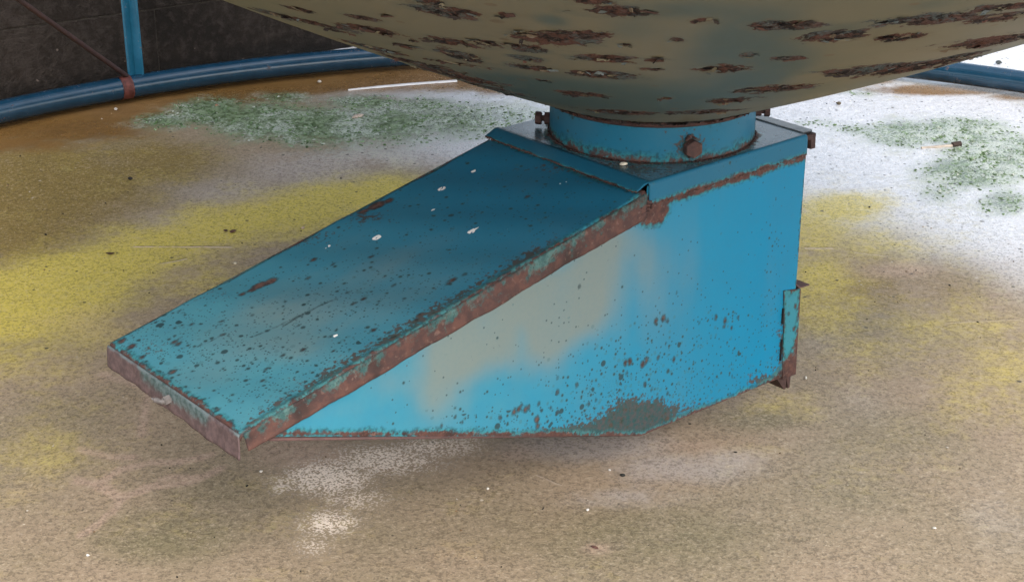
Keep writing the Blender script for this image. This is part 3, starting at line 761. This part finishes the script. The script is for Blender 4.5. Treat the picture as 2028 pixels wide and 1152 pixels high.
# collar
prof = [(.2005, .001), (.2005, .030), (.1998, .060), (.1998, .112)]
seg = 200; zs = np.linspace(.0015, .112, 40); V, at = [], []
for i in range(seg):
    a = 2*math.pi*i/seg
    for z in zs: V.append((.2*math.cos(a), .2*math.sin(a), z)); at.append(min(z*.45+.0005, (.085-z)*.55 if z < .085 else 0))
n = len(zs); F_ = [(i*n+k, ((i+1) % seg)*n+k, ((i+1) % seg)*n+k+1, i*n+k+1) for i in range(seg) for k in range(n-1)]
V = np.array(V)
bolts = [(math.atan2(*(lambda p: (p @ NY, p @ EX))(at_plane(1368, 292, np.array([.05, -.2, 0]), np.array([.25, -1, 0])))), .030)]
pb = at_plane(1368, 291, np.array([.066, -.189, 0]), np.array([.33, -.945, 0])); ab = math.atan2(pb @ NY, pb @ EX); zb = pb[2]
gb = np.array([np.exp(-(((math.atan2(v[1], v[0])-ab+math.pi) % (2*math.pi)-math.pi)*.2/.036)**2-((v[2]-zb-.004)/.026)**2) for v in V])*.85
al = math.radians(180)-ANG
gl = np.array([np.exp(-(((math.atan2(v[1], v[0])-al+math.pi) % (2*math.pi)-math.pi)*.2/.03)**2) for v in V])*.45
z0 = np.zeros(len(V))
collar = mesh_obj('collar', V, F_, m_collar, chute, True, dict(edge=at, tan=z0, dens=z0+.05, grime=gb+gl, blot=z0+1, white=z0))
md = collar.modifiers.new('sheet', 'SOLIDIFY'); md.thickness = .004; md.offset = -1
lathe_pts = [(.203*math.cos(a), .203*math.sin(a), .001) for a in np.linspace(0, 2*math.pi, 60)]
bead('weld_bead', lathe_pts, .0019, m_rust_dk, collar)
def bolt(a, z, r=.0125, l=.022, nut=True, mat=m_rust_dk):
    bm = bmesh.new(); c, s = math.cos(a), math.sin(a)
    P = lambda d: (d*c, d*s, z)
    if nut: cyl(bm, P(.1985), P(.211), r*.95, 6)
    cyl(bm, P(.205), P(.222 if nut else .215), r*.45, 12)
    cyl(bm, P(.2165 if nut else .204), P(.2165+l*.55 if nut else .204+l*.7), r, 6)
    bmesh.ops.bevel(bm, geom=list(bm.edges), offset=.0012, segments=1, affect='EDGES')
    return bm_obj('set_screw', bm, mat, collar)
bolt(ab, zb, .0175, .022, False, m_rust)
bead('rust_scale', [(.2035*math.cos(ab+q), .2035*math.sin(ab+q), zb+dz) for q, dz in ((-.05,.012),(-.02,.022),(.03,.020),(.06,.004),(.05,-.014),(.0,-.019),(-.05,-.012),(-.06,.004),(.04,.012))], .0036, m_rust, collar)
bolt(al-.03, .0170, .0135, .023)
pr_ = at_plane(1508, 222, np.array([.2, 0, 0]), np.array([0, 1., 0])); bolt(-ANG+.02, pr_[2]+.0, .0105, .020)

# slide gate at the low back corner
gate_mat = mat_paint('gate_paint', (.03, .20, .26), spot_v=(6, 6, 6))
YG = .2165
def gatex(x, y):
    p = at_plane(x, y, NY*YG, NY); return (p @ EX, p[2])
tl, tr, bl_, brr, bb = gatex(1551,575), gatex(1584,571), gatex(1550,716), gatex(1574,740), gatex(1549,750)
n, m = 24, 40; V = []
for i in range(n+1):
    for k in range(m+1):
        s, t = i/n, k/m
        top = np.array(tl)*(1-s)+np.array(tr)*s; bot = np.array(bb)*(1-s)+np.array(brr)*s
        q = top*(1-t)+bot*t; V.append((q[0], YG+.0015*math.sin(t*5)*(1-s), q[1]))
V = np.array(V); F_ = [(i*(m+1)+k, i*(m+1)+k+1, (i+1)*(m+1)+k+1, (i+1)*(m+1)+k) for i in range(n) for k in range(m)]
S_, T_ = np.repeat(np.arange(n+1)/n, m+1), np.tile(np.arange(m+1)/m, n+1)
ed = np.minimum.reduce([(1-S_)*.05*(1-T_*.75), T_*.10+.003, (1-T_)*.11-.022, S_*.05+.003])
z0 = np.zeros(len(V))
gate = mesh_obj('gate_guide', V, F_, gate_mat, chute, False, dict(edge=ed, tan=z0, dens=z0+.1, grime=z0, blot=np.minimum.reduce([np.hypot(V[:,0]-gatex(1573,605)[0], V[:,2]-gatex(1573,605)[1])-.006, np.hypot(V[:,0]-gatex(1570,650)[0], V[:,2]-gatex(1570,650)[1])-.006, np.hypot(V[:,0]-gatex(1559,620)[0], V[:,2]-gatex(1559,620)[1])-.004]), white=z0))
md = gate.modifiers.new('sheet', 'SOLIDIFY'); md.thickness = .0028; md.offset = 1
xb = tr[0]
bm = bmesh.new(); sheet_path(bm, [(brr[0], brr[1]), (tr[0], tr[1]-.001)], -.20, YG-.003, .003); bmesh.ops.recalc_face_normals(bm, faces=list(bm.faces)); bm_obj('gate_back', bm, m_rust_p, gate)
sh = gatex(1603, 556)
bm = bmesh.new(); sheet_path(bm, [(XB-.001, tl[1]+.004), (tr[0], tr[1]+.003), (tr[0]-.030, tr[1]+.001)], -.20, YG, .0028); bmesh.ops.recalc_face_normals(bm, faces=list(bm.faces)); bm_obj('gate_shelf', bm, m_rust_p, gate)
# black strips standing for the shade in slits between guide and side
for (x0, y0, x1, y1) in ((1550,610,1549,640), (1547,672,1546,712)):
    bm = bmesh.new(); a, b = gatex(x0, y0), gatex(x1, y1); add_box(bm, a[0]-.0012, a[0]+.0016, YG-.002, YG+.0041, b[1], a[1])
    bm_obj('gap_shade', bm, bpy.data.materials.get('black_gap_shade') or mat_plain('black_gap_shade', (.01, .008, .008), .9, .2), gate)
for (x0, x1, yb, yy) in ((1545, 1560, 772, 0.), (1561, 1570, 770, .003)):
    a, b = gatex(x0, yb-28), gatex(x1, yb)
    bm = bmesh.new(); V2 = [(a[0]+.018, a[1]+.012), (b[0]-.002, a[1]+.012), (b[0], b[1]), (b[0]+.004, b[1])] if yy == 0 else [(a[0], a[1]+.02), (b[0]-.002, a[1]+.02), (b[0], b[1]), (b[0]+.005, b[1])]
    add_prism(bm, V2, .10, YG-.006-yy); bmesh.ops.recalc_face_normals(bm, faces=list(bm.faces)); bm_obj('slide_plate', bm, m_rust_dk, gate)

# ------------------------------------------------------------------ small loose things
def stone(name, px, py, r, col, label, cat, sq=(1., .8, .6), z=None, rz=None, rough=.7, group=None):
    p = at_ground(px, py) if z is None else at_ground(px, py, z)
    bm = bmesh.new(); bmesh.ops.create_icosphere(bm, subdivisions=2, radius=1)
    ax = [Vector([random.uniform(-1, 1) for _ in range(3)]).normalized() for _ in range(7)]
    for v in bm.verts:
        d = v.co.normalized(); k = 1.
        for a in ax: k = min(k, random.uniform(.97, 1.0)*.72/max(.3, d.dot(a)) if d.dot(a) > .72 else k)
        v.co = Vector((d.x*sq[0], d.y*sq[1], d.z*sq[2]))*r*k
    mn = min(v.co.z for v in bm.verts)
    for v in bm.verts: v.co.z -= mn+r*.08
    key = 'stone_%d_%d_%d' % tuple(int(c*100) for c in col)
    m = bpy.data.materials.get(key) or mat_plain(key, col, rough, .3, 120)
    o = bm_obj(name, bm, m); o.location = (p[0], p[1], p[2]+.002 if z is None else p[2]); o.rotation_euler = (0, 0, random.uniform(0, 6) if rz is None else rz)
    return tag(o, label, cat, group)
stone('pebble', 633, 165, .010, (.55, .50, .42), 'small white stone lying on the brown wet strip below the ring pipe', 'stone')
stone('pebble', 230, 219, .008, (.55, .51, .46), 'tiny pale stone beneath the red joint of the ring pipe', 'stone')
stone('pebble', 708, 234, .016, (.42, .34, .28), 'flat pinkish stone embedded in the green moss', 'stone', (1.6, .7, .4))
stone('pebble', 429, 212, .009, (.32, .16, .09), 'small reddish stone in the left end of the moss', 'stone', (1.3, .8, .5))
stone('pebble', 1978, 128, .013, (.06, .07, .07), 'dark stone on the white ground beyond the ring pipe at right', 'stone')
stone('crumb', 258, 357, .007, (.018, .015, .013), 'black crumb on the ochre stained concrete at left', 'debris', (1.2, .8, .8))
stone('crumb', 461, 461, .009, (.11, .05, .028), 'brown leaf crumb on the yellow lichen left of the chute', 'debris', (1.5, .8, .4))
stone('crumb', 447, 459, .006, (.06, .03, .02), 'small dark crumb touching the brown leaf crumb', 'debris', (1.2, .8, .5))
stone('twig_stub', 219, 505, .009, (.05, .028, .012), 'short dark twig lying on the yellow lichen', 'twig', (1.5, .4, .4), rz=.05)
stone('pebble', 466, 524, .006, (.52, .46, .34), 'tiny pale stone near the upper edge of the lid', 'stone')
stone('pebble', 600, 454, .006, (.50, .38, .28), 'tiny pinkish stone beside the far edge of the lid', 'stone')
stone('pebble', 1164, 1012, .0038, (.70, .68, .64), 'bright white chip on bare concrete at the bottom of the picture', 'stone')
stone('pebble', 1207, 933, .0035, (.68, .65, .60), 'small white chip just below the lowest corner of the chute', 'stone')
stone('crumb', 1233, 944, .005, (.02, .02, .018), 'black crumb beside the small white chip below the chute', 'debris', (1.4, .7, .6))
stone('pebble', 966, 970, .004, (.62, .59, .52), 'tiny white chip beside the chalky speckled patch', 'stone')
stone('pebble', 517, 936, .0045, (.66, .62, .55), 'tiny white chip below the front corner of the lid', 'stone')
stone('pebble', 174, 1102, .004, (.70, .70, .66), 'tiny white chip in the lower left of the slab', 'stone')
stone('pebble', 1850, 1048, .004, (.62, .6, .55), 'tiny white chip in the lower right of the slab', 'stone')
stone('pebble', 1596, 750, .005, (.70, .68, .60), 'small white chip beside the slide gate', 'stone', (1.6, .5, .4))
stone('crumb', 1178, 1086, .007, (.10, .045, .035), 'small dark reddish crumb in a pink scar', 'debris', (1.5, .4, .35), rz=-.5)
stone('pebble', 1660, 208, .010, (.10, .08, .05), 'brown stone on the white wet ground right of the tank', 'stone')
stone('pellet', 1235, 327, .0055, (.66, .60, .48), 'pale feed pellet resting on the top plate of the chute', 'pellet', (1.5, .7, .6), z=.0005, rz=.2)
# twig with a pale side and a dark broken end, right
p = at_ground(1858, 293); q = at_ground(1895, 291)
tw = empty('broken_stick', tuple(p)); tag(tw, 'pale broken stick with a dark end lying in the moss at right', 'stick')
d = Vector(q-p); bm = bmesh.new(); cyl(bm, Vector((0, 0, .003))-d*.9, Vector((0, 0, .004))+d*.75, .004, 9, .006); bm_obj('shaft', bm, mat_plain('pale_wood', (.42, .36, .30), .7, .2), tw)
bm = bmesh.new(); cyl(bm, Vector((0, 0, .006))+d*.755, Vector((0, 0, .010))+d*1.2, .011, 9, .009); bm_obj('broken_end', bm, mat_plain('dark_wood', (.035, .022, .018), .8, .3), tw)
# thin white strip modelled along the curve of the ring, on the brown wet ground
a0 = at_ground(690, 180); a1 = at_ground(905, 162); t0, t1 = math.atan2(a0[1], a0[0]), math.atan2(a1[1], a1[0]); r0, r1 = np.hypot(*a0[:2]), np.hypot(*a1[:2])
V, F_ = [], []; n = 60
for i in range(n+1):
    s = i/n; a = t0+(t1-t0)*s; r = r0+(r1-r0)*s; w = .008*(min(1, .25+s*2.2))*random.uniform(.88, 1.05)
    for (dr, z) in ((-w, .0), (-w*.8, .0045), (w*.8, .0045), (w, .0)): V.append(((r+dr)*math.cos(a), (r+dr)*math.sin(a), GZ+z+.001))
for i in range(n):
    for k in range(3): F_.append((i*4+k, i*4+k+1, i*4+k+5, i*4+k+4))
F_.append((0, 1, 2, 3)); F_.append((n*4+3, n*4+2, n*4+1, n*4))
o = mesh_obj('white_strip', V, F_, mat_plain('strip_white', (.78, .78, .80), .3, .06, 20)); tag(o, 'thin white strip lying curved on the brown wet ground inside the ring pipe', 'strip')

# moss cushions and grit, nobody could count them
def lumps(name, n, pick, size, colf, flat, mat, sub=1):
    bm = bmesh.new(); bmesh.ops.create_icosphere(bm, subdivisions=sub, radius=1)
    tv = np.array([v.co[:] for v in bm.verts]); tf = np.array([[v.index for v in f.verts] for f in bm.faces]); bm.free()
    V, F_, C = [], [], []
    for i in range(n):
        x, y = pick(); s = size(); a = random.uniform(0, 6.3); c, sn = math.cos(a), math.sin(a)
        sc = np.array([s*random.uniform(.8, 1.6), s*random.uniform(.6, 1.), s*flat*random.uniform(.7, 1.3)])
        q = tv*sc*(1+rng.uniform(-.25, .25, (len(tv), 1)))
        q = np.column_stack([q[:, 0]*c-q[:, 1]*sn+x, q[:, 0]*sn+q[:, 1]*c+y, q[:, 2]+GZ+s*flat*.35+.001])
        F_.append(tf+len(V)*len(tv)); V.append(q); C.append(np.tile(colf(), (len(tv), 1)))
    V = np.concatenate(V); F_ = np.concatenate(F_); C = np.concatenate(C)
    return mesh_obj(name, V, F_, mat, None, sub > 1, dict(cr=C[:, 0], cg=C[:, 1], cb=C[:, 2]))
ok = np.where(near & (att['moss'] > .35))[0]; wts = att['moss'][ok]**2; wts = wts/wts.sum()
pool = rng.choice(ok, 14000, p=wts); it = iter(pool)
def pk_moss():
    i = next(it); return P2[i, 0]+random.uniform(-.012, .012), P2[i, 1]+random.uniform(-.012, .012)
def moss_col():
    k = random.random()
    return np.array((.085, .14, .055))*random.uniform(.8, 2.) if k < .5 else (np.array((.17, .25, .14))*random.uniform(.8, 1.7) if k < .93 else np.array((.55, .58, .50)))
o = lumps('moss', 9000, pk_moss, lambda: random.uniform(.0016, .0042)*random.choice((.7, 1, 1.5)), moss_col, .5, m_grain); tag(o, kind='stuff')
def pk_grit():
    while True:
        x, y = random.uniform(-2.3, 1.7), random.uniform(-.9, 3.1)
        if math.hypot(x, y) < 2.7: return x, y
def grit_col():
    k = random.random()
    return np.array((.03, .026, .02))*random.uniform(.5, 2.) if k < .62 else (np.array((.20, .13, .07))*random.uniform(.6, 1.5) if k < .8 else np.array((.75, .68, .58))*random.uniform(.7, 1.1))
o = lumps('grit', 600, pk_grit, lambda: .001+.0025*random.random()**3, grit_col, .6, m_grain); tag(o, kind='stuff')

# ------------------------------------------------------------------ light: bright overcast, sun veiled behind the tank at the right
SUN_AZ, SUN_EL = math.atan2(-.88, .42), D2R(45)
w = bpy.data.worlds.new('World'); scn.world = w; w.use_nodes = True; nt = w.node_tree
sky = nt.nodes.new('ShaderNodeTexSky'); sky.sky_type = 'NISHITA'; sky.sun_disc = False
sky.sun_elevation = SUN_EL; sky.sun_rotation = math.pi/2-SUN_AZ
sky.dust_density = 4.; sky.air_density = 1.2
hs = nt.nodes.new('ShaderNodeHueSaturation'); hs.inputs['Saturation'].default_value = .55
nt.links.new(sky.outputs[0], hs.inputs['Color']); nt.links.new(hs.outputs[0], nt.nodes['Background'].inputs[0])
nt.nodes['Background'].inputs[1].default_value = .15
sl = bpy.data.lights.new('sun', 'SUN'); sl.energy = .26; sl.angle = D2R(75); sl.color = (1., .985, .965)
so = bpy.data.objects.new('sun', sl); link(so)
so.rotation_euler = Vector((math.cos(SUN_EL)*math.cos(SUN_AZ), math.cos(SUN_EL)*math.sin(SUN_AZ), math.sin(SUN_EL))).to_track_quat('Z', 'Y').to_euler()

# ------------------------------------------------------------------ camera
cd = bpy.data.cameras.new('camera'); co = bpy.data.objects.new('camera', cd); link(co)
cd.sensor_width = 36.; cd.sensor_fit = 'HORIZONTAL'; cd.lens = F/2028*36.; cd.clip_end = 2000; cd.clip_start = .02
R3 = Matrix((RT, UP, -FW)).transposed(); co.matrix_world = Matrix.Translation(CAM) @ R3.to_4x4()
scn.camera = co
scn.view_settings.view_transform = 'Standard'; scn.view_settings.look = 'None'
scn.view_settings.exposure = 1.36; scn.view_settings.gamma = 1.

cy = scn.cycles
cy.max_bounces = 5; cy.diffuse_bounces = 3; cy.glossy_bounces = 3; cy.transmission_bounces = 0; cy.volume_bounces = 0
cy.use_adaptive_sampling = True; cy.adaptive_threshold = .02; cy.caustics_reflective = False; cy.caustics_refractive = False
